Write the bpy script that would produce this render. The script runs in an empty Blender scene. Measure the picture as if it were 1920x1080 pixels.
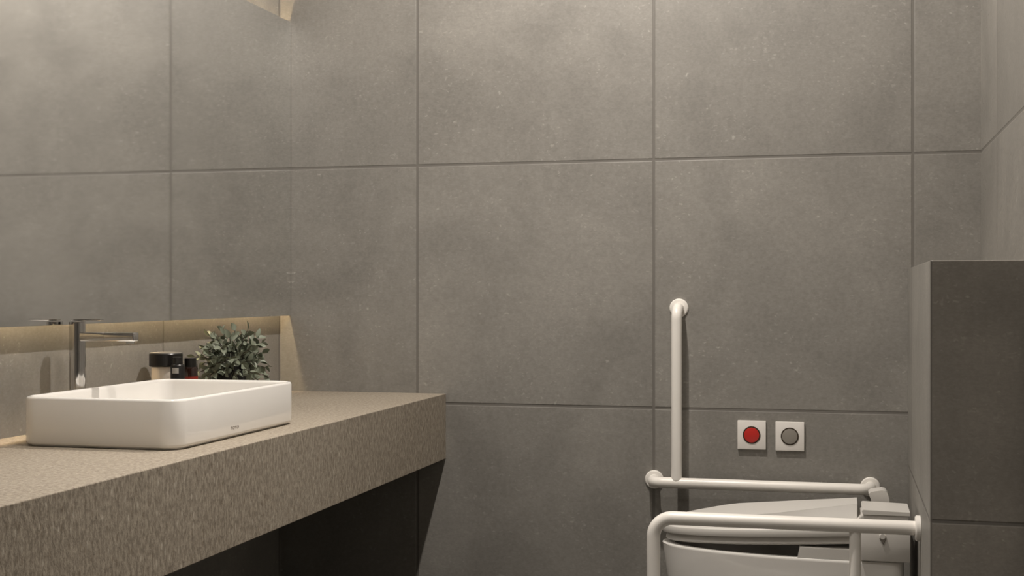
import bpy, bmesh, math, random
from mathutils import Vector, Matrix
random.seed(11)
PI = math.pi
S = bpy.context.scene
COL = S.collection

# ---------------------------------------------------------------- camera, world, exposure
cam_d = bpy.data.cameras.new('camera'); cam = bpy.data.objects.new('camera', cam_d); COL.objects.link(cam)
cam.location = (0, 0, 1.17)
cam.rotation_euler = (PI/2, 0, math.radians(14.08))
cam_d.sensor_width = 36; cam_d.lens = 36*2459/1920; cam_d.shift_y = 10/1920
cam_d.clip_start = .05
S.camera = cam
w = bpy.data.worlds.new('world'); S.world = w; w.use_nodes = True
w.node_tree.nodes['Background'].inputs[0].default_value = (.5, .48, .45, 1)
w.node_tree.nodes['Background'].inputs[1].default_value = 0.02
vs = S.view_settings
vs.view_transform = 'Standard'; vs.look = 'None'; vs.gamma = 1; vs.use_curve_mapping = False
vs.exposure = 0.0

# ceiling lamps
CEIL = 3.0
LX = -.68
SPOTS = [(LX, 3.27, 105, 72, 92), (LX, 2.28, 32, 130, 74), (LX, 1.0, 14, 6, 92)]   # x, y, wide power, beam power, beam angle; last lamp is an added fill
SPOT_COL = (1.0, .92, .835)
LED_COL = (1.0, .74, .44)
LED_POWER = 5.0

# room measures
XL, XR, YB, YF = -1.883, .412, 4.21, -1.3
MX = -1.843

# ---------------------------------------------------------------- helpers
def tag(o, label=None, cat=None, group=None, kind=None):
    if label: o['label'] = label
    if cat: o['category'] = cat
    if group: o['group'] = group
    if kind: o['kind'] = kind
    return o

def empty(name, loc, label, cat, group=None):
    o = bpy.data.objects.new(name, None); COL.objects.link(o); o.location = loc
    o.empty_display_size = .05
    return tag(o, label, cat, group)

def obj(name, bm, mat, parent=None, smooth=False, angle=35):
    """link bm (built in world coordinates) as one object; under a parent it becomes its part"""
    bmesh.ops.recalc_face_normals(bm, faces=bm.faces[:])
    if smooth:
        for f in bm.faces: f.smooth = True
        for e in bm.edges:
            if len(e.link_faces) == 2 and e.calc_face_angle(0) > math.radians(angle): e.smooth = False
    me = bpy.data.meshes.new(name); bm.to_mesh(me); bm.free()
    o = bpy.data.objects.new(name, me); COL.objects.link(o)
    if isinstance(mat, (list, tuple)):
        for m in mat: me.materials.append(m)
    else: me.materials.append(mat)
    if parent:
        o.parent = parent
        P = Vector(parent.location)
        p = parent.parent
        while p: P += Vector(p.location); p = p.parent
        me.transform(Matrix.Translation(-P))
    return o

def centre(o, p):
    """move a top-level mesh's origin to p"""
    o.data.transform(Matrix.Translation(-Vector(p))); o.location = p
    return o

def box(x0, x1, y0, y1, z0, z1, bev=0, seg=2, bm=None):
    b = bmesh.new()
    r = bmesh.ops.create_cube(b, size=1)
    for v in b.verts:
        v.co = Vector(((x0+x1)/2+v.co.x*(x1-x0), (y0+y1)/2+v.co.y*(y1-y0), (z0+z1)/2+v.co.z*(z1-z0)))
    if bev: bmesh.ops.bevel(b, geom=b.edges[:], offset=bev, segments=seg, affect='EDGES', profile=.5)
    if bm is None: return b
    return join(bm, b)

def join(a, b):
    m = bpy.data.meshes.new('tmp'); b.to_mesh(m); b.free(); a.from_mesh(m); bpy.data.meshes.remove(m)
    return a

def skin_loops(loops, cap0=True, cap1=True, closed=False):
    bm = bmesh.new()
    L = [[bm.verts.new(p) for p in lp] for lp in loops]
    n = len(L[0])
    rng = range(len(L)) if closed else range(len(L)-1)
    for i in rng:
        a, b = L[i], L[(i+1) % len(L)]
        for j in range(n):
            bm.faces.new((a[j], a[(j+1) % n], b[(j+1) % n], b[j]))
    if not closed:
        if cap0: bm.faces.new(L[0][::-1])
        if cap1: bm.faces.new(L[-1])
    return bm

def lathe(profile, c, n=40, axis='z'):
    """profile [(r,h)], revolved about axis through c"""
    loops = []
    for r, h in profile:
        lp = []
        for k in range(n):
            a = 2*PI*k/n
            if axis == 'z': lp.append((c[0]+r*math.cos(a), c[1]+r*math.sin(a), c[2]+h))
            elif axis == 'y': lp.append((c[0]+r*math.cos(a), c[1]+h, c[2]+r*math.sin(a)))
            else: lp.append((c[0]+h, c[1]+r*math.cos(a), c[2]+r*math.sin(a)))
        loops.append(lp)
    return skin_loops(loops)

def round_path(pts, rads, seg=12):
    """polyline with filleted corners"""
    P = [Vector(p) for p in pts]; out = [P[0]]
    for i in range(1, len(P)-1):
        r = rads[i-1]; a = (P[i-1]-P[i]).normalized(); b = (P[i+1]-P[i]).normalized()
        ang = a.angle(b); d = r/math.tan(ang/2)
        s, e = P[i]+a*d, P[i]+b*d
        c = P[i]+(a+b).normalized()*(r/math.sin(ang/2))
        v0, v1 = s-c, e-c; tot = v0.angle(v1); ax = v0.cross(v1).normalized()
        for k in range(seg+1): out.append(c+Matrix.Rotation(tot*k/seg, 3, ax) @ v0)
    out.append(P[-1])
    return out

def tube(path, r, n=24, caps=True):
    P = [Vector(p) for p in path]; loops = []
    t0 = (P[1]-P[0]).normalized()
    u = t0.orthogonal().normalized()
    for i, p in enumerate(P):
        t = ((P[min(i+1, len(P)-1)]-p).normalized()+(p-P[max(i-1, 0)]).normalized()).normalized()
        u = (u-t*u.dot(t)).normalized(); v = t.cross(u)
        rr = r[i] if isinstance(r, list) else r
        loops.append([p+(u*math.cos(2*PI*k/n)+v*math.sin(2*PI*k/n))*rr for k in range(n)])
    return skin_loops(loops, caps, caps)

def rrect(x0, x1, y0, y1, r, z, n=8):
    out = []
    for cx, cy, a0 in ((x1-r, y1-r, 0), (x0+r, y1-r, PI/2), (x0+r, y0+r, PI), (x1-r, y0+r, 1.5*PI)):
        for k in range(n+1):
            a = a0+PI/2*k/n; out.append((cx+r*math.cos(a), cy+r*math.sin(a), z))
    return out

# ---------------------------------------------------------------- materials
class NT:
    def __init__(s, name):
        s.m = bpy.data.materials.new(name); s.m.use_nodes = True; s.t = s.m.node_tree
        s.b = s.t.nodes['Principled BSDF']
    def n(s, typ, **kw):
        nd = s.t.nodes.new(typ)
        for k, v in kw.items():
            if k.startswith('i_'):
                key = k[2:]; key = int(key) if key.isdigit() else key.replace('_', ' ')
                nd.inputs[key].default_value = v
            else: setattr(nd, k, v)
        return nd
    def l(s, a, b): s.t.links.new(a, b)
    def math(s, op, a, b=None, c=None):
        nd = s.n('ShaderNodeMath', operation=op)
        for i, v in enumerate((a, b, c)):
            if v is None: continue
            if isinstance(v, (int, float)): nd.inputs[i].default_value = v
            else: s.l(v, nd.inputs[i])
        return nd.outputs[0]
    def ramp(s, v, a, b, c=0.0, d=1.0, smooth=True):
        nd = s.n('ShaderNodeMapRange'); nd.interpolation_type = 'SMOOTHSTEP' if smooth else 'LINEAR'
        s.l(v, nd.inputs[0])
        for i, x in enumerate((a, b, c, d)): nd.inputs[i+1].default_value = x
        return nd.outputs[0]
    def mix(s, f, a, b, mode='MIX'):
        nd = s.n('ShaderNodeMix', data_type='RGBA', blend_type=mode)
        if isinstance(f, (int, float)): nd.inputs[0].default_value = f
        else: s.l(f, nd.inputs[0])
        for i, v in ((6, a), (7, b)):
            if isinstance(v, (tuple, list)): nd.inputs[i].default_value = (*v[:3], 1)
            else: s.l(v, nd.inputs[i])
        return nd.outputs[2]
    def set(s, **kw):
        for k, v in kw.items():
            s.b.inputs[k.replace('_', ' ')].default_value = v
        return s

def plain(name, col, rough=.5, metal=0, coat=0, spec=.5, var=.03):
    """procedural material with a faint tone variation"""
    t = NT(name); tc = t.n('ShaderNodeTexCoord')
    nz = t.n('ShaderNodeTexNoise', i_Scale=14.0, i_Detail=3.0); t.l(tc.outputs['Object'], nz.inputs['Vector'])
    f = t.ramp(nz.outputs[0], .3, .7)
    t.l(t.mix(f, tuple(c*(1-var) for c in col), tuple(min(1, c*(1+var)) for c in col)), t.b.inputs['Base Color'])
    t.set(Roughness=rough, Metallic=metal, Coat_Weight=coat, Specular_IOR_Level=spec)
    t.b.inputs['Coat Roughness'].default_value = .06
    return t.m

def tile_mat(name, axis, u0, v0, col, joint=(.165, .155, .14), rough=.5, size=.8, seed=0.0, spec=.35):
    """large concrete-look tiles; axis = the horizontal coordinate across the wall"""
    t = NT(name); tc = t.n('ShaderNodeTexCoord'); sx = t.n('ShaderNodeSeparateXYZ')
    t.l(tc.outputs['Object'], sx.inputs[0])
    ax = {'x': sx.outputs[0], 'y': sx.outputs[1]}
    u = ax['x'] if axis in ('x', 'f') else ax['y']
    v = sx.outputs[1] if axis == 'f' else sx.outputs[2]
    su = t.math('DIVIDE', t.math('SUBTRACT', u, u0), size); sv = t.math('DIVIDE', t.math('SUBTRACT', v, v0), size)
    def dist(s): # distance in metres to nearest joint
        return t.math('MULTIPLY', t.math('ABSOLUTE', t.math('SUBTRACT', s, t.math('ROUND', s))), size)
    d = t.math('MINIMUM', dist(su), dist(sv))
    jm = t.ramp(d, .0025, .0062, 1, 0)
    cid = t.n('ShaderNodeCombineXYZ'); t.l(t.math('FLOOR', su), cid.inputs[0]); t.l(t.math('FLOOR', sv), cid.inputs[1]); cid.inputs[2].default_value = seed
    wn = t.n('ShaderNodeTexWhiteNoise', noise_dimensions='3D'); t.l(cid.outputs[0], wn.inputs[0])
    # offset the cloud pattern per tile
    off = t.n('ShaderNodeVectorMath', operation='MULTIPLY_ADD'); t.l(wn.outputs[1], off.inputs[0]); off.inputs[1].default_value = (7, 7, 7); t.l(tc.outputs['Object'], off.inputs[2])
    V = off.outputs[0]
    n1 = t.n('ShaderNodeTexNoise', i_Scale=2.6, i_Detail=5.0, i_Roughness=.55, i_Distortion=.6); t.l(V, n1.inputs['Vector'])
    n2 = t.n('ShaderNodeTexNoise', i_Scale=60.0, i_Detail=6.0, i_Roughness=.72); t.l(V, n2.inputs['Vector'])
    n3 = t.n('ShaderNodeTexNoise', i_Scale=7.0, i_Detail=3.0); t.l(V, n3.inputs['Vector'])
    k = t.math('ADD', t.ramp(n1.outputs[0], .28, .72, .86, 1.08), t.ramp(wn.outputs[0], 0, 1, -.04, .04, False))
    k = t.math('MULTIPLY', k, t.ramp(n2.outputs[0], .3, .7, .93, 1.07))
    k = t.math('MULTIPLY', k, t.ramp(n3.outputs[0], .3, .7, .97, 1.03))
    # pale flecks and wisps, drawn out a little along the tile
    wob = t.n('ShaderNodeTexNoise', i_Scale=45.0, i_Detail=2.0); t.l(V, wob.inputs['Vector'])
    wv = t.n('ShaderNodeVectorMath', operation='MULTIPLY_ADD'); t.l(wob.outputs[1], wv.inputs[0]); wv.inputs[1].default_value = (.030, .030, .030); t.l(V, wv.inputs[2])
    mp = t.n('ShaderNodeMapping'); mp.inputs['Scale'].default_value = (.55, .55, 1.0); t.l(wv.outputs[0], mp.inputs[0])
    def flecks(scale, thr, dens, strength):
        vo = t.n('ShaderNodeTexVoronoi', i_Scale=scale); t.l(mp.outputs[0], vo.inputs['Vector'])
        s = t.n('ShaderNodeSeparateColor'); t.l(vo.outputs['Color'], s.inputs[0])
        m = t.math('MULTIPLY', t.ramp(vo.outputs['Distance'], thr*.25, thr, 1, 0), t.math('GREATER_THAN', s.outputs[0], dens))
        return t.math('MULTIPLY', t.math('MULTIPLY', m, s.outputs[1]), strength)
    pm = t.ramp(n3.outputs[0], .40, .62, .25, 1)
    mp2 = t.n('ShaderNodeMapping'); mp2.inputs['Scale'].default_value = (.5, .5, 1.0); t.l(V, mp2.inputs[0])
    n4 = t.n('ShaderNodeTexNoise', i_Scale=190.0, i_Detail=2.0, i_Roughness=.6); t.l(mp2.outputs[0], n4.inputs['Vector'])
    k = t.math('MULTIPLY', k, t.ramp(n4.outputs[0], .3, .7, .955, 1.05))
    f = t.math('ADD', t.math('MULTIPLY', flecks(120, .42, .55, .42), pm), t.math('MULTIPLY', flecks(60, .30, .74, .42), pm))
    f = t.math('MINIMUM', t.math('ADD', f, flecks(38, .17, .84, .42)), 1)
    base = t.mix(1.0, col, (1, 1, 1), 'MULTIPLY')
    vm = t.n('ShaderNodeVectorMath', operation='SCALE'); t.l(base, vm.inputs[0]); t.l(k, vm.inputs['Scale'])
    c = t.mix(f, vm.outputs[0], tuple(min(1, x*2.0) for x in col))
    c = t.mix(t.math('MULTIPLY', jm, .85), c, joint)
    t.l(c, t.b.inputs['Base Color'])
    t.l(t.ramp(n2.outputs[0], .3, .7, rough-.05, rough+.08), t.b.inputs['Roughness'])
    h = t.math('ADD', t.math('MULTIPLY', jm, -1.0), t.math('MULTIPLY', n2.outputs[0], .10))
    bp = t.n('ShaderNodeBump', i_Strength=.38, i_Distance=.004); t.l(h, bp.inputs['Height']); t.l(bp.outputs[0], t.b.inputs['Normal'])
    t.set(Specular_IOR_Level=spec)
    return t.m

TILE = (.268, .256, .234)
M = {}
M['back'] = tile_mat('grey_tile_back', 'x', -.585, 0, TILE, seed=3.0)
M['side'] = tile_mat('grey_tile_side', 'y', 3.40, 0, TILE, seed=5.0)
M['right'] = tile_mat('grey_tile_right', 'y', 3.783, 0, TILE, rough=.32, seed=8.0, spec=.5)
M['box'] = tile_mat('grey_tile_partition', 'x', 1.0, -.157, (.30, .28, .25), seed=9.0)
M['boxside'] = tile_mat('grey_tile_partition_side', 'y', 4.8, -.157, TILE, rough=.5, seed=12.0)
M['floor'] = tile_mat('dark_floor_tile', 'f', .2, .2, (.07, .065, .058), joint=(.035, .032, .03), seed=2.0)
M['ceil'] = plain('matt_ceiling_paint', (.42, .40, .37), .9)

def counter_mat():
    t = NT('brown_stone'); tc = t.n('ShaderNodeTexCoord'); mp = t.n('ShaderNodeMapping'); mp.inputs['Scale'].default_value = (1, 1, .42)
    t.l(tc.outputs['Object'], mp.inputs[0]); V = mp.outputs[0]
    a = t.n('ShaderNodeTexNoise', i_Scale=120.0, i_Detail=5.0, i_Roughness=.72); t.l(V, a.inputs['Vector'])
    b = t.n('ShaderNodeTexNoise', i_Scale=3.0, i_Detail=5.0); t.l(V, b.inputs['Vector'])
    vo = t.n('ShaderNodeTexVoronoi', i_Scale=95.0); t.l(V, vo.inputs['Vector'])
    s = t.n('ShaderNodeSeparateColor'); t.l(vo.outputs['Color'], s.inputs[0])
    c = t.mix(t.ramp(a.outputs[0], .36, .64), (.215, .182, .142), (.405, .353, .282))
    c = t.mix(t.ramp(b.outputs[0], .3, .7, 0, .25), c, (.40, .355, .29))
    dk = t.math('MULTIPLY', t.ramp(vo.outputs['Distance'], .15, .42, 1, 0), t.math('GREATER_THAN', s.outputs[0], .86))
    lt = t.math('MULTIPLY', t.ramp(vo.outputs['Distance'], .12, .36, 1, 0), t.math('LESS_THAN', s.outputs[0], .07))
    c = t.mix(t.math('MULTIPLY', dk, .45), c, (.17, .13, .09))
    c = t.mix(t.math('MULTIPLY', lt, .35), c, (.74, .68, .58))
    t.l(c, t.b.inputs['Base Color']); t.set(Roughness=.55, Specular_IOR_Level=.35)
    bp = t.n('ShaderNodeBump', i_Strength=.6, i_Distance=.003); t.l(a.outputs[0], bp.inputs['Height']); t.l(bp.outputs[0], t.b.inputs['Normal'])
    return t.m
M['stone'] = counter_mat()
M['ceramic'] = plain('white_glazed_ceramic', (.86, .84, .805), .12, coat=.6, var=.004)
M['plastic'] = plain('white_plastic', (.66, .64, .605), .34, var=.006)
M['rail'] = plain('cream_coated_tube', (.88, .85, .80), .33, var=.01)
M['chrome'] = plain('chrome', (.74, .73, .72), .07, metal=1, var=.01)
M['alu'] = plain('aluminium', (.55, .55, .54), .35, metal=1)
M['black'] = plain('black_plastic', (.012, .011, .010), .3)
M['brown'] = plain('dark_amber_glass', (.022, .009, .006), .12, coat=.5)
M['redlabel'] = plain('red_label', (.26, .022, .010), .5)
M['paper'] = plain('white_paper', (.78, .75, .70), .6)
M['cream'] = plain('cream_jar', (.72, .66, .58), .4)
M['red'] = plain('red_button', (.52, .028, .022), .35)
M['greyb'] = plain('grey_button', (.26, .24, .21), .4)
M['dkring'] = plain('dark_button_ring', (.045, .030, .018), .4)
M['plate'] = plain('switch_plate_white', (.84, .81, .77), .35)
M['logo'] = plain('grey_print', (.24, .21, .19), .5)
M['pot'] = plain('charcoal_pot', (.02, .02, .02), .45)
M['stem'] = plain('twig_bark', (.06, .05, .035), .8)
M['door'] = plain('door_laminate', (.30, .27, .23), .5)
M['arrow'] = plain('grey_arrow', (.24, .22, .195), .5)

def leaf_mat():
    t = NT('grey_green_leaf'); g = t.n('ShaderNodeNewGeometry')
    tc = t.n('ShaderNodeTexCoord'); nz = t.n('ShaderNodeTexNoise', i_Scale=38.0, i_Detail=1.0); t.l(tc.outputs['Object'], nz.inputs['Vector'])
    c = t.mix(t.ramp(nz.outputs[0], .38, .62), (.055, .066, .040), (.17, .195, .135))
    c = t.mix(g.outputs['Backfacing'], c, (.20, .225, .165))
    t.l(c, t.b.inputs['Base Color']); t.set(Roughness=.5)
    return t.m
M['leaf'] = leaf_mat()

def emit_mat(name, col, strength):
    t = NT(name); t.set(Base_Color=(.8, .8, .8, 1), Emission_Color=(*col, 1), Emission_Strength=strength)
    return t.m
M['led'] = emit_mat('warm_led', LED_COL, 56.0)
M['lens'] = emit_mat('lamp_lens', SPOT_COL, 6.0)

def mirror_mat():
    t = NT('mirror_glass'); tc = t.n('ShaderNodeTexCoord')
    nz = t.n('ShaderNodeTexNoise', i_Scale=5.0, i_Detail=4.0); t.l(tc.outputs['Object'], nz.inputs['Vector'])
    t.l(t.ramp(nz.outputs[0], .3, .7, .035, .055), t.b.inputs['Roughness'])
    t.set(Base_Color=(.93, .935, .93, 1), Metallic=1.0)
    return t.m
M['mirror'] = mirror_mat()

# ---------------------------------------------------------------- the room
def struct(name, bm, m): return tag(obj(name, bm, m), kind='structure')
struct('wall_back', box(XL-.15, XR+.15, YB, YB+.15, 0, CEIL), M['back'])
struct('wall_left', box(XL-.15, XL, YF, YB, 0, CEIL), M['side'])
struct('wall_right', box(XR, XR+.15, YF, YB, 0, CEIL), M['right'])
struct('wall_front', box(XL-.15, XR+.15, YF-.15, YF, 0, CEIL), M['back'])
struct('floor', box(XL-.15, XR+.15, YF-.15, YB+.15, -.1, 0), M['floor'])
struct('ceiling', box(XL-.15, XR+.15, YF-.15, YB+.15, CEIL, CEIL+.1), M['ceil'])
# low boxed-out wall behind the toilet
BX, BY, BZ = .2, 3.175, 1.246
bm = box(BX, XR, BY, YB, 0, BZ, .0015, 1)
o = struct('wall_partition', bm, [M['box'], M['boxside']])
for p in o.data.polygons:
    if abs(p.normal.x) > .8: p.material_index = 1
d = struct('door_1', box(-1.35, -.45, YF, YF+.045, 0, 2.1, .003), M['door'])
hb = tube(round_path([(-.54, YF+.045, 1.0), (-.54, YF+.09, 1.0), (-.66, YF+.09, 1.0)], [.015]), .009)
obj('door_handle', hb, M['chrome'], d, True)

# ceiling downlights
for i, (x, y, pw, pb, ba) in enumerate(SPOTS):
    lab = ['round recessed downlight in the ceiling nearest the toilet wall',
           'round recessed downlight in the ceiling above the basin',
           'added round fill downlight in the ceiling farthest from the toilet wall'][i]
    dl = empty('downlight', (x, y, CEIL), lab, 'ceiling light', 'downlights in a row along the ceiling')
    obj('trim_ring', skin_loops([[(x+r*math.cos(2*PI*k/40), y+r*math.sin(2*PI*k/40), z) for k in range(40)]
        for r, z in ((.034, CEIL-.001), (.036, CEIL-.007), (.046, CEIL-.007), (.05, CEIL-.001))], closed=True), M['plastic'], dl, True)
    obj('lens', lathe([(.005, -.001), (.033, -.001), (.033, -.004), (.005, -.004)], (x, y, CEIL)), M['lens'], dl)
    for e, ang, bl in ((pw, 178, .3), (pb, ba, 1.0)):      # wide spill and the downward beam of the same lamp
        ld = bpy.data.lights.new('downlight_lamp', 'SPOT'); lo = bpy.data.objects.new('downlight_lamp', ld); COL.objects.link(lo)
        ld.energy = e; ld.color = SPOT_COL; ld.shadow_soft_size = .028; ld.spot_size = math.radians(ang); ld.spot_blend = bl
        lo.parent = dl; lo.location = (0, 0, -.035)

# ---------------------------------------------------------------- mirror with light strips
MY0 = 1.0; MZ0, MZ1 = 1.093, 2.106
mr = empty('wall_mirror', (XL, 2.6, MZ0), 'large frameless mirror panel standing off the left wall, lit along its edges', 'mirror')
obj('mirror_panel', box(MX-.006, MX, MY0, YB-.001, MZ0, MZ1), M['mirror'], mr)
fr = box(XL+.001, MX-.007, MY0+.25, YB-.25, 1.225, 1.255)
box(XL+.001, MX-.007, MY0+.25, YB-.25, 1.955, 1.985, bm=fr)
obj('mounting_rail', fr, M['alu'], mr)
for z, s in ((1.215, -1), (1.99, 1)):
    b = box(XL+.0005, XL+.016, MY0+.02, YB-.004, z-.006, z+.006)
    p = obj('light_channel', b, M['alu'], mr)
    zz = z+s*.0065
    e = box(XL+.003, XL+.014, MY0+.02, YB-.006, min(zz, zz+s*.002), max(zz, zz+s*.002))
    obj('light_strip', e, M['led'], p)

# ---------------------------------------------------------------- vanity counter
CX, CZ0, CZ1 = -1.284, .616, .834
c = obj('vanity_counter', box(XL+.0005, CX, 1.0, YB-.0005, CZ0, CZ1, .002, 2), M['stone'])
tag(c, 'thick brown stone vanity counter fixed to the left wall, carrying the white basin', 'counter')

# ---------------------------------------------------------------- basin
x0, x1, y0, y1 = -1.757, -1.368, 2.532, 3.165
H = .109
bs = empty('wash_basin', ((x0+x1)/2, (y0+y1)/2, CZ1), 'white rectangular ceramic countertop basin with rounded corners', 'basin')
def ring(i, z, r): return rrect(x0+i, x1-i, y0+i, y1-i, max(r, .004), CZ1+z, 10)
R = .046
lp = [ring(.012, .0005, R-.012), ring(.012, .004, R-.012), ring(.004, .0045, R-.004), ring(.0012, .007, R-.001), ring(0, .012, R)]
lp += [ring(0, H-.006, R), ring(.0012, H-.0025, R-.001), ring(.004, H-.0004, R-.004), ring(.0065, H, R-.006), ring(.009, H-.0004, R-.009), ring(.0115, H-.003, R-.011), ring(.013, H-.008, R-.012)]
lp += [ring(.017, .045, .032), ring(.020, .032, .034), ring(.029, .024, .04), ring(.045, .0205, .05), ring(.16, .018, .02)]
obj('bowl', skin_loops(lp), M['ceramic'], bs, True, 50)
cx, cy = (x0+x1)/2, (y0+y1)/2
obj('drain', lathe([(.001, .0), (.028, .0), (.028, .003), (.022, .006), (.001, .007)], (cx, cy, CZ1+.0185)), M['chrome'], bs, True)
tc = bpy.data.curves.new('txt', 'FONT'); tc.body = 'TOTO'; tc.size = .0150; tc.extrude = .0002; tc.align_x = 'CENTER'; tc.space_character = 1.05
to = bpy.data.objects.new('txt', tc); COL.objects.link(to)
bpy.context.view_layer.update()
me = bpy.data.meshes.new_from_object(to.evaluated_get(bpy.context.evaluated_depsgraph_get())); bpy.data.objects.remove(to)
me.transform(Matrix.Translation((x1+.0004, 2.803, .855)) @ Matrix.Rotation(PI/2, 4, 'Z') @ Matrix.Rotation(PI/2, 4, 'X') @ Matrix.Scale(.95, 4, (1, 0, 0)) @ Matrix.Scale(.62, 4, (0, 1, 0)))
b = bmesh.new(); b.from_mesh(me); bpy.data.meshes.remove(me)
tag(obj('logo', b, M['logo'], bs), 'small grey printed logo')

# ---------------------------------------------------------------- faucet
fx, fy = -1.812, 2.853
fc = empty('basin_faucet', (fx, fy, CZ1), 'tall chrome single-lever faucet behind the basin', 'faucet')
fr_ = .0195
obj('body', lathe([(.001, 0), (.0225, 0), (.0225, .006), (fr_, .0075), (fr_, .266), (fr_-.001, .267), (.001, .267)], (fx, fy, CZ1)), M['chrome'], fc, True)
sp = box(fx+.006, -1.652, fy-.013, fy+.013, 1.054, 1.075, .003, 3)
obj('spout', sp, M['chrome'], fc, True)
obj('aerator', lathe([(.001, 0), (.009, 0), (.009, .006), (.001, .006)], (-1.668, fy, 1.0485)), M['alu'], fc, True)
lv = box(fx-.012, -1.744, fy-.008, fy+.008, 1.1035, 1.1075, .0015, 2)
obj('lever', lv, M['chrome'], fc, True)

# ---------------------------------------------------------------- jars and bottles beyond the basin
def at(px, X):      # y on the room's depth axis for picture column px at lateral position X
    t = math.tan(math.radians(14.08)); xp = (px-960)/2459
    return X/((xp-t)/(1+xp*t))
jx = -1.815; jy = at(311, jx); K = CZ1+.0003
j = empty('cosmetic_jar', (jx, jy, K), 'cream jar with a tall black lid behind the basin', 'jar')
obj('jar_body', lathe([(.001, 0), (.036, 0), (.039, .003), (.039, .134), (.001, .134)], (jx, jy, K)), M['cream'], j, True)
obj('jar_lid', lathe([(.001, .134), (.044, .134), (.0455, .136), (.0455, .168), (.044, .170), (.001, .170)], (jx, jy, K)), M['black'], j, True)
obj('lid_rim', lathe([(.001, .1702), (.0425, .1702), (.042, .172), (.001, .172)], (jx, jy, K)), M['greyb'], j, True)
qx = -1.748; qy = at(333, qx)
q = empty('cosmetic_bottle', (qx, qy, K), 'black bottle with a small white label in front of the cream jar', 'bottle')
obj('bottle_body', lathe([(.001, 0), (.017, 0), (.019, .002), (.019, .138), (.016, .143), (.012, .145), (.001, .145)], (qx, qy, K)), M['black'], q, True)
obj('cap', lathe([(.001, .145), (.014, .145), (.014, .162), (.013, .163), (.001, .163)], (qx, qy, K)), M['black'], q, True)
# the label wraps the side of the bottle that looks into the room
lb = bmesh.new(); n = 7
va = [[lb.verts.new((qx+.0194*math.cos(a), qy+.0194*math.sin(a), K+z)) for a in [math.radians(-82+k*9-25) for k in range(n)]] for z in (.119, .134)]
for k in range(n-1): lb.faces.new((va[0][k], va[0][k+1], va[1][k+1], va[1][k]))
bmesh.ops.solidify(lb, geom=lb.faces[:], thickness=.0003)
obj('label_sticker', lb, M['paper'], q, True)
sx_ = -1.765; sy = at(357, sx_)
s_ = empty('cosmetic_bottle', (sx_, sy, K), 'dark bottle with a red band between the black bottle and the plant', 'bottle')
obj('bottle_body', lathe([(.001, 0), (.018, 0), (.020, .002), (.020, .125), (.017, .130), (.001, .130)], (sx_, sy, K)), M['brown'], s_, True)
obj('cap', lathe([(.001, .130), (.0165, .130), (.0165, .154), (.015, .1555), (.001, .1555)], (sx_, sy, K)), M['black'], s_, True)
obj('red_band', skin_loops([[(sx_+r*math.cos(2*PI*k/32), sy+r*math.sin(2*PI*k/32), K+z) for k in range(32)] for r, z in ((.0202, .090), (.0208, .090), (.0208, .104), (.0202, .104))], closed=True), M['redlabel'], s_, True)

# ---------------------------------------------------------------- plant
px_, py_ = -1.758, 3.585
pl = empty('potted_plant', (px_, py_, CZ1), 'small bushy grey-green plant in a charcoal pot beyond the basin', 'plant')
obj('pot', lathe([(.001, .0005), (.030, .0005), (.040, .012), (.046, .06), (.043, .105), (.036, .125), (.032, .125), (.030, .115), (.001, .112)], (px_, py_, CZ1)), M['pot'], pl, True)
lf = bmesh.new(); st = bmesh.new()
def leaf(bm, p, d, L, W):
    d = d.normalized()
    up = Vector((random.uniform(-1, 1), random.uniform(-1, 1), random.uniform(-.2, 1)))
    s = d.cross(up)
    if s.length < 1e-3: s = d.orthogonal()
    s.normalize(); nn = s.cross(d)
    prof = [(0, .06), (.18, .62), (.42, 1), (.66, .92), (.86, .55), (1, .05)]
    rows = []
    for t_, w_ in prof:
        c_ = p+d*(L*t_)+nn*(-.18*L*t_*t_)
        hw = W*w_/2
        rows.append([bm.verts.new(c_-s*hw+nn*hw*.35), bm.verts.new(c_), bm.verts.new(c_+s*hw+nn*hw*.35)])
    for a, b_ in zip(rows, rows[1:]):
        for k in range(2): bm.faces.new((a[k], a[k+1], b_[k+1], b_[k]))
base = Vector((px_, py_, CZ1+.11))
for i in range(50):
    az = 2*PI*((i*.618) % 1); el = math.asin(-.32+1.3*((i+.5)/50))
    D = Vector((math.cos(az)*math.cos(el), math.sin(az)*math.cos(el), math.sin(el)))
    Ls = random.choice((.086, .098, .110, .118, .130))
    tip = base+Vector((D.x*.094*Ls/.115, D.y*Ls, min(D.z*Ls*1.08, .112)+.002))
    mid = base+(tip-base)*.5+Vector((0, 0, .018))
    path = [base.lerp(mid, t).lerp(mid.lerp(tip, t), t) for t in [k/7 for k in range(8)]]
    join(st, tube(path, .0012, 5))
    for k in range(3, 8):
        dr = (path[k]-path[k-1]).normalized()
        for sd in (-1, 1):
            side = dr.orthogonal(); side = Matrix.Rotation(random.uniform(0, 2*PI), 3, dr) @ side
            dd = dr*.8+side*.9 if k < 7 else dr+side*.4*sd
            leaf(lf, path[k], dd, random.uniform(.020, .031), random.uniform(.0130, .0180))
obj('foliage', lf, M['leaf'], pl, True, 80)
obj('stems', st, M['stem'], pl, True)

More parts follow.
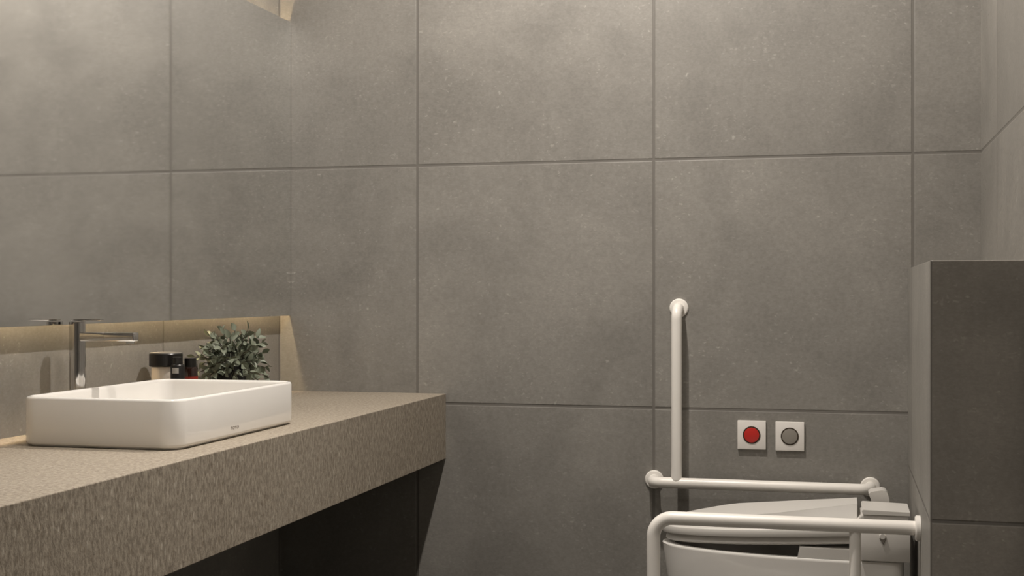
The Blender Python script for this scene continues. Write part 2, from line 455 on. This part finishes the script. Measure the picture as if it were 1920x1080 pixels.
# ---------------------------------------------------------------- wall grab rail (L shape)
TR = .0172
WY = YB-.066
zr = .571
g = empty('grab_rail', (-.25, YB, zr), 'cream L-shaped grab rail with tall upright on the back wall', 'grab rail')
def flange_y(x, z):      # flange on the back wall
    return lathe([(.001, -.0005), (.030, -.0005), (.030, -.004), (.027, -.007), (.0185, -.0085), (.001, -.0085)], (x, YB, z), 40, 'y')
xl, xr_ = -.583, .088
obj('horizontal_bar', tube(round_path([(xl, YB-.006, zr), (xl, WY, zr), (xr_, WY, zr), (xr_, YB-.006, zr)], [.034, .034]), TR), M['rail'], g, True)
xv = -.5035; zt = 1.123
obj('upright_bar', tube(round_path([(xv, YB-.006, zt), (xv, WY, zt), (xv, WY, zr+.010)], [.034]), TR*.97), M['rail'], g, True)
for (a, b_) in ((xl, zr), (xr_, zr), (xv, zt)): obj('flange', flange_y(a, b_), M['rail'], g, True)

# ---------------------------------------------------------------- support rail in front of the toilet
NY = 3.55; nz = .5615
h = empty('support_rail', (BX, NY, nz), 'cream U-shaped support rail in front of the toilet', 'grab rail')
rr_ = .0185; xf = -.494; low = nz-.215
obj('loop_bar', tube(round_path([(BX-.004, NY, nz), (xf, NY, nz), (xf, NY, low), (BX-.004, NY, low)], [.052, .052]), rr_, 28), M['rail'], h, True)
obj('strut', tube([(.036, NY+.003, nz-.012), (.036, NY+.003, low+.006)], .0150), M['rail'], h, True)
for z in (nz, low): obj('flange', lathe([(.001, -.0005), (.033, -.0005), (.033, -.0105), (.030, -.014), (.001, -.014)], (BX, NY, z), 40, 'x'), M['rail'], h, True)

# ---------------------------------------------------------------- call buttons
for xa, zc, key, lab, bl in ((-.2735, .7228, 'red', 'square white switch plate with a red round button', 'red button'), (-.1555, .7215, 'greyb', 'square white switch plate with a grey round button', 'grey button')):
    t = empty('call_switch', (xa, YB, zc), lab, 'switch', 'call switches above the grab rail')
    obj('switch_plate', box(xa-.0443, xa+.0443, YB-.0105, YB-.0005, zc-.0455, zc+.0455, .0018, 2), M['plate'], t, True)
    obj('button_ring', lathe([(.001, -.0107), (.0275, -.0107), (.0275, -.0122), (.001, -.0122)], (xa, YB, zc), 48, 'y'), M['dkring'], t, True)
    tag(obj('button', lathe([(.001, -.0123), (.0235, -.0123), (.0235, -.0140), (.021, -.0148), (.001, -.0152)], (xa, YB, zc), 48, 'y'), M[key], t, True), bl)

# ---------------------------------------------------------------- toilet
TY, TW = 3.85, .186
def dout(xb, xtip, w, n=40, x0=.03, ex=1.0, rb=0.0):
    """D outline seen from above: straight back at xb, rounded nose at xtip"""
    pts = []
    a = x0-xtip
    for k in range(n+1):
        th = -PI/2+PI*k/n       # from near side round the nose to the far side
        c_, s__ = math.cos(th), math.sin(th)
        pts.append((x0-a*abs(c_)**ex, TY+w*s__))
    if rb > 0:
        for k in range(5):
            th = PI/2*k/4; pts.append((xb-rb+rb*math.sin(th), TY+w-rb+rb*math.cos(th)))
        for k in range(5):
            th = PI/2*k/4; pts.append((xb-rb+rb*math.cos(th), TY-w+rb-rb*math.sin(th)))
    else: pts += [(xb, TY+w), (xb, TY-w)]
    return pts
def lay(pts, f): return [(x, y, f(x, y)) for x, y in pts]
tl = empty('toilet', (-.15, TY, 0), 'white toilet with closed lid beside the low wall', 'toilet')
# bowl
prof = [(-.43, .158, .0), (-.434, .161, .010), (-.445, .166, .10), (-.468, .174, .20), (-.488, .180, .30), (-.499, .183, .37), (-.506, .185, .42), (-.508, .1855, .438), (-.509, .1855, .4425), (-.506, .183, .446)]
lps = [lay(dout(.165 if z > .3 else .16, xt, w, rb=.03), lambda x, y, z=z: z) for xt, w, z in prof]
for ins, z in ((.030, .4465), (.036, .442), (.040, .40), (.075, .30), (.11, .26)):
    lps.append(lay(dout(-.06, -.508+ins, .186-ins, rb=.01, x0=-.10), lambda x, y, z=z: z))
obj('bowl', skin_loops(lps), M['ceramic'], tl, True, 45)
# seat and lid, both tilted on their bumpers
SB = lambda x: .486+.07*x
def dring(i, xb=.045): return dout(xb-i*.3, -.509+i, TW-i-.001, rb=.004, x0=.03)
seat = [lay(dring(.020), lambda x, y: SB(x)+.0005), lay(dring(.0135), lambda x, y: SB(x)+.002), lay(dring(.010), lambda x, y: SB(x)+.006), lay(dring(.011), lambda x, y: SB(x)+.010), lay(dring(.014), lambda x, y: SB(x)+.0215), lay(dring(.019), lambda x, y: SB(x)+.0225)]
hole = lambda i: dout(-.06+i*.0, -.44+i, .115-i, rb=.01, x0=-.10)
seat += [lay(hole(0), lambda x, y: SB(x)+.0225), lay(hole(.004), lambda x, y: SB(x)+.012), lay(hole(0), lambda x, y: SB(x)+.0005)]
obj('seat', skin_loops(seat, closed=True), M['plastic'], tl, True, 40)
lid = [lay(dring(.010), lambda x, y: SB(x)+.0235), lay(dring(.0015), lambda x, y: SB(x)+.0245), lay(dring(0), lambda x, y: SB(x)+.030), lay(dring(0), lambda x, y: SB(x)+.040), lay(dring(.0015), lambda x, y: SB(x)+.0440), lay(dring(.005), lambda x, y: SB(x)+.0460)]
TZ = lambda x: max(.5955+(x-.04)*.155, SB(x)+.0475)
def crest(k, drop=0.0):      # rings climbing from the rim to the flat top, which narrows towards the hinge
    out = []
    for x, y in dring(.006):
        sx = x+(.0 if x > 0 else (.022*k*min(1, -x*3)))
        near = -.148-(.04-x)*.02; far = -.035+(.04-x)*.42
        y1 = max(TY+near, min(TY+far, TY+(y-TY)*.92)); yy = y+(y1-y)*k
        z0 = SB(x)+.0465; z1 = TZ(sx)
        out.append((sx, yy, z0+(z1-z0)*k-drop))
    return out
lid += [crest(.04), crest(.5), crest(.96, .0006), crest(1.0, -.0001)]
for q in (.93, .7, .4, .1): lid.append([(x if q > .75 else x*q/.93-.1*(1-q/.93), TY-.07+(y-TY+.07)*q, TZ(x if q > .75 else x*q/.93-.1*(1-q/.93))+.0006*(1-q)) for x, y, z in crest(1.0)])
obj('lid', skin_loops(lid), M['plastic'], tl, True, 28)
# base of the seat unit showing under the seat
ol = [p for p in dout(.165, -.509, TW-.004, 60) if p[0] > -.112]
b = skin_loops([[(x-(.006 if x < -.09 else 0), y, .4468) for x, y in ol], [(x, y, .4755) for x, y in ol]])
obj('seat_base', b, M['plastic'], tl, True)
# rear housing
obj('rear_housing', box(.060, .178, TY-.02, TY+.186, .4468, .535, .006, 3), M['plastic'], tl, True)
# control block at the near side: lower body, recessed upper body, overhanging cap
ya, yb = TY-.192, TY-.035
cb = box(.052, .180, ya, yb, .4495, .551, .002, 2)
obj('control_block', cb, M['plastic'], tl, True)
nb = bmesh.new()
prf = [(.034, .552), (.176, .552), (.176, .573), (.060, .573)]
A = [nb.verts.new((x, ya+.003, z)) for x, z in prf]; B = [nb.verts.new((x, yb, z)) for x, z in prf]
nb.faces.new(A[::-1]); nb.faces.new(B)
for k in range(4): nb.faces.new((A[k], A[(k+1) % 4], B[(k+1) % 4], B[k]))
bmesh.ops.bevel(nb, geom=nb.edges[:], offset=.0015, segments=2, affect='EDGES')
cn = obj('control_neck', nb, M['plastic'], tl, True)
nb = bmesh.new()
prf = [(.0575, .5735), (.1795, .5735), (.1795, .584), (.058, .587), (.0545, .584)]
A = [nb.verts.new((x, ya-.001, z)) for x, z in prf]; B = [nb.verts.new((x, yb, z)) for x, z in prf]
nb.faces.new(A[::-1]); nb.faces.new(B)
for k in range(5): nb.faces.new((A[k], A[(k+1) % 5], B[(k+1) % 5], B[k]))
bmesh.ops.bevel(nb, geom=nb.edges[:], offset=.001, segments=2, affect='EDGES')
obj('control_cap', nb, M['plastic'], tl, True)
# small knob with its pointer on the control block
kx, kz = .1085, .508
nb = lathe([(.001, 0), (.0085, 0), (.0085, -.005), (.007, -.0065), (.001, -.0065)], (kx, ya-.0002, kz+.010), 24, 'y')
kk = obj('knob', nb, M['plastic'], tl, True)
nb = bmesh.new()
A = [nb.verts.new((kx+dx, ya-.0002, kz+dz)) for dx, dz in ((-.009, .004), (.009, .004), (.002, -.014))]
B = [nb.verts.new((kx+dx*.7, ya-.005, kz+dz*.7)) for dx, dz in ((-.009, .004), (.009, .004), (.002, -.014))]
nb.faces.new(A); nb.faces.new(B[::-1])
for k in range(3): nb.faces.new((A[k], A[(k+1) % 3], B[(k+1) % 3], B[k]))
tag(obj('pointer', nb, M['arrow'], kk), 'grey triangular pointer')
# hinge cover standing up behind the control block
nb = bmesh.new()
prf = [(.085, .53), (.083, .585), (.076, .603), (.084, .6095), (.112, .614), (.122, .6125), (.128, .605), (.1325, .590), (.1335, .53)]
A = [nb.verts.new((x, TY-.01, z)) for x, z in prf]; B = [nb.verts.new((x, TY+.06, z)) for x, z in prf]
nb.faces.new(A[::-1]); nb.faces.new(B)
for k in range(len(prf)): nb.faces.new((A[k], A[(k+1) % len(prf)], B[(k+1) % len(prf)], B[k]))
obj('hinge_cover', nb, M['plastic'], tl, True, 50)
obj('hinge_pin', tube([(.036, TY+.03, .54), (.082, TY+.03, .545)], .010), M['plastic'], tl, True)
